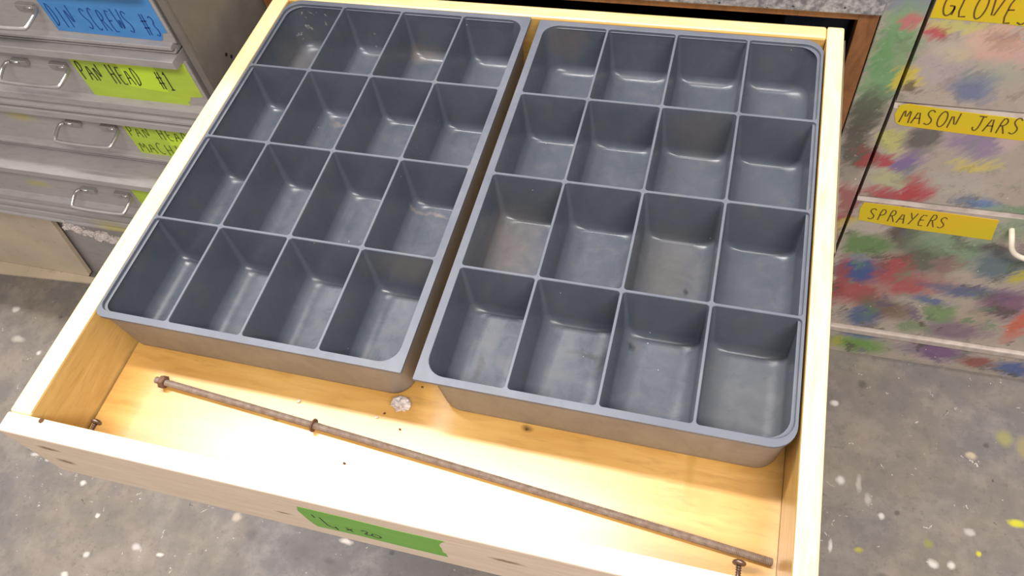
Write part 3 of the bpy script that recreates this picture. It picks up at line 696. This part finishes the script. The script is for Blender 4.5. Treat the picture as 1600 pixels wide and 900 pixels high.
tag(build('label', bm, [M_lime, M_inkol, M_lime2], d3, merge=False), 'lime green paper label with two lines of writing')
y_ = f4; c0 = at(212, 306, 1, y_)
bm = bmesh.new(); sheet_xz(bm, [(c0.x, c0.z - .045), (-.5535, c0.z - .045), (-.5535, -.2185), (c0.x, -.2185)], y_ - .00005, .0004)
build('label', bm, [M_lime, M_inkol], d4, merge=False)

# tan board leaning against the foot of the cabinet, its foot strip
bd = thing('hardboard_sheet', (-1.30, .15, FZ), 'tan speckled hardboard sheet standing at the foot of the steel cabinet', 'board')
bm = bmesh.new()
A = at(53, 312, 1, .150); Bq = at(143, 430, 1, .150)
sheet_xz(bm, [(-1.5, FZ + .003), (Bq.x - .012, FZ + .003), (Bq.x - .004, FZ + .012), (A.x + .002, A.z - .008), (A.x - .012, A.z), (-1.5, A.z + .012)], .158, .008)
build('sheet', bm, M_tan, bd)
bm = bmesh.new()
e0 = at(0, 427, 2, FZ + .004); e1 = at(150, 443, 2, FZ + .004)
v1 = [(-1.6, .1495), (e1.x + .03, .1495), (e1.x, e1.y), (e0.x, e0.y), (-1.6, e0.y)]
a = [bm.verts.new((x, y, FZ)) for x, y in v1]; b = [bm.verts.new((x, y, FZ + .004)) for x, y in v1]
for i in range(len(a)): bm.faces.new((a[i], a[(i + 1) % len(a)], b[(i + 1) % len(a)], b[i]))
bm.faces.new(a[::-1]); bm.faces.new(b)
build('foot_strip', bm, M_tan, bd)
# crumbling foam under the lowest drawer
bm = bmesh.new(); rnd = random.Random(5)
for k in range(46):
    t = k / 45; u = 98 + 84 * t + rnd.uniform(-2, 2); v = 344 + 30 * t ** .5 + rnd.uniform(-3, 3)
    c = at(u, v, 1, .098); r = rnd.choice((.0016, .0025, .004, .0065)) * rnd.uniform(.8, 1.2)
    rr = bmesh.ops.create_icosphere(bm, subdivisions=2, radius=1)
    for w in rr['verts']:
        kk = 1 + .5 * mnoise.noise(w.co * 2 + Vector((k, 0, 0)))
        w.co = c + Vector((w.co.x * r * 1.3 * kk, w.co.y * r * kk, w.co.z * r * .8 * kk))
tag(build('crumbling_foam', bm, M_crumb, None, merge=False), 'crumbling pale foam along the broken lower edge of the steel cabinet', 'foam', kind='stuff')

# ---------------------------------------------------------------- paint-daubed cabinet on the right
PX0 = .2018; PY = .257
pc = thing('painted_cabinet', (.52, .6, FZ), 'paint-daubed cabinet with yellow tape labels on its drawers, right of the pine drawer', 'cabinet')
part('stile', (PX0, .2425, PY, PY + .02, FZ, .35), M_daub, pc, .0012)
part('stile', (.80, .84, PY, PY + .02, FZ, .35), M_daub, pc, .0012)
part('side_panel', (PX0, PX0 + .018, PY + .0203, .95, FZ, .35), M_daub, pc)
part('side_panel', (.822, .84, PY + .0203, .95, FZ, .35), M_daub, pc)
part('back_panel', (PX0 + .0182, .8218, .935, .95, FZ, .35), M_dark, pc)
part('toe_board', (.2426, .7998, PY + .001, PY + .018, FZ, -.5905), M_daub, pc)
part('top_board', (PX0, .84, PY, .95, .3505, .37), M_daub, pc)
def paint_drawer(z0, z1, txt):
    bm = bmesh.new()
    x0, x1 = .2465, .797; y = PY + .0005
    # slab front whose top edge is chamfered forwards
    prof = [(y, z0), (y, z1 - .008), (y + .0045, z1 - .001), (y + .006, z1), (y + .017, z1), (y + .017, z0)]
    prism_x(bm, prof, x0, x1)
    for f in bm.faces: f.material_index = 1 if f.calc_center_median().z > z1 - .0085 and abs(f.normal.x) < .5 and f.normal.y < .5 else 0
    bmesh.ops.recalc_face_normals(bm, faces=bm.faces)
    for f in bm.faces:
        c = f.calc_center_median(); f.material_index = 1 if (z1 - .009 < c.z and abs(f.normal.x) < .5 and f.normal.y < .5) else 0
    o = build('drawer', bm, [M_daub, M_edge], pc); tag(o, txt); return o, y
part('drawer_box', (.262, .780, PY + .0185, .90, -.57, .33), M_dark, pc)
g0, y_ = paint_drawer(-.0985, .30, 'painted drawer labelled GLOVES')
g1, _ = paint_drawer(-.2625, -.1005, 'painted drawer labelled MASON JARS')
g2, _ = paint_drawer(-.5745, -.2645, 'painted drawer labelled SPRAYERS')
# pale ledge below the lowest drawer
part('ledge', (.2426, .7998, PY - .006, PY + .018, -.5900, -.5765), M_edge, pc, .002)
def ylabel(par, poly_px, text, u0, v0, u1, v1, h, w=.0016, x1=None, txt='', nch=None):
    bm = bmesh.new(); f = y_
    poly = []
    for e in poly_px:
        if e[0] == 'x': poly.append((e[1], at(1590, e[2], 1, f).z if False else e[2]))
        else: q = at(e[0], e[1], 1, f); poly.append((q.x, q.z))
    sheet_xz(bm, poly, f - .00005, .0004)
    a = at(u0, v0, 1, f); b = at(u1, v1, 1, f)
    write(bm, text, a.x, b.x, a.z, b.z, h, f - .00045, w, 1, 0, 7)
    o = build('label', bm, [M_yellow, M_inkbr], par, merge=False); tag(o, txt)
ylabel(g0, [(1453, 27), (1500, 31), (1560, 36), (1603, 41), ('x', .38, .014), ('x', .38, .062), ('x', .247, .062)], 'GLOVES', 1468, 23, 1610, 40, .030, txt='yellow tape label reading GLOVES')
ylabel(g1, [(1398, 178), (1399, 190), (1405, 195), (1500, 208), (1600, 220), ('x', .42, -.138), ('x', .42, -.106), (1600, 186), (1500, 174), (1420, 162), (1406, 164)], 'MASON JARS', 1404, 190, 1592, 211, .024, txt='yellow tape label reading MASON JARS')
ylabel(g2, [(1341, 343), (1400, 354), (1470, 364), (1520, 371), (1549, 375), (1552, 366), (1561, 344), (1480, 333), (1400, 322), (1350, 316), (1344, 325)], 'SPRAYERS', 1354, 341, 1478, 357, .024, txt='yellow tape label reading SPRAYERS')
bm = bmesh.new(); hy = y_
a = at(1581, 372, 1, hy - .012)
pts = smooth_path([(a.x, hy + .001, a.z + .002), (a.x, hy - .014, a.z), (a.x + .003, hy - .020, a.z - .012), (a.x + .012, hy - .022, a.z - .022), (a.x + .03, hy - .022, a.z - .028), (a.x + .09, hy - .022, a.z - .030), (a.x + .12, hy - .022, a.z - .028), (a.x + .128, hy - .020, a.z - .016), (a.x + .130, hy - .014, a.z), (a.x + .130, hy + .001, a.z + .002)], 2)
tube(bm, pts, .0036, 12); tag(build('pull_handle', bm, M_hook, g2, merge=False), 'off-white bent pull handle')
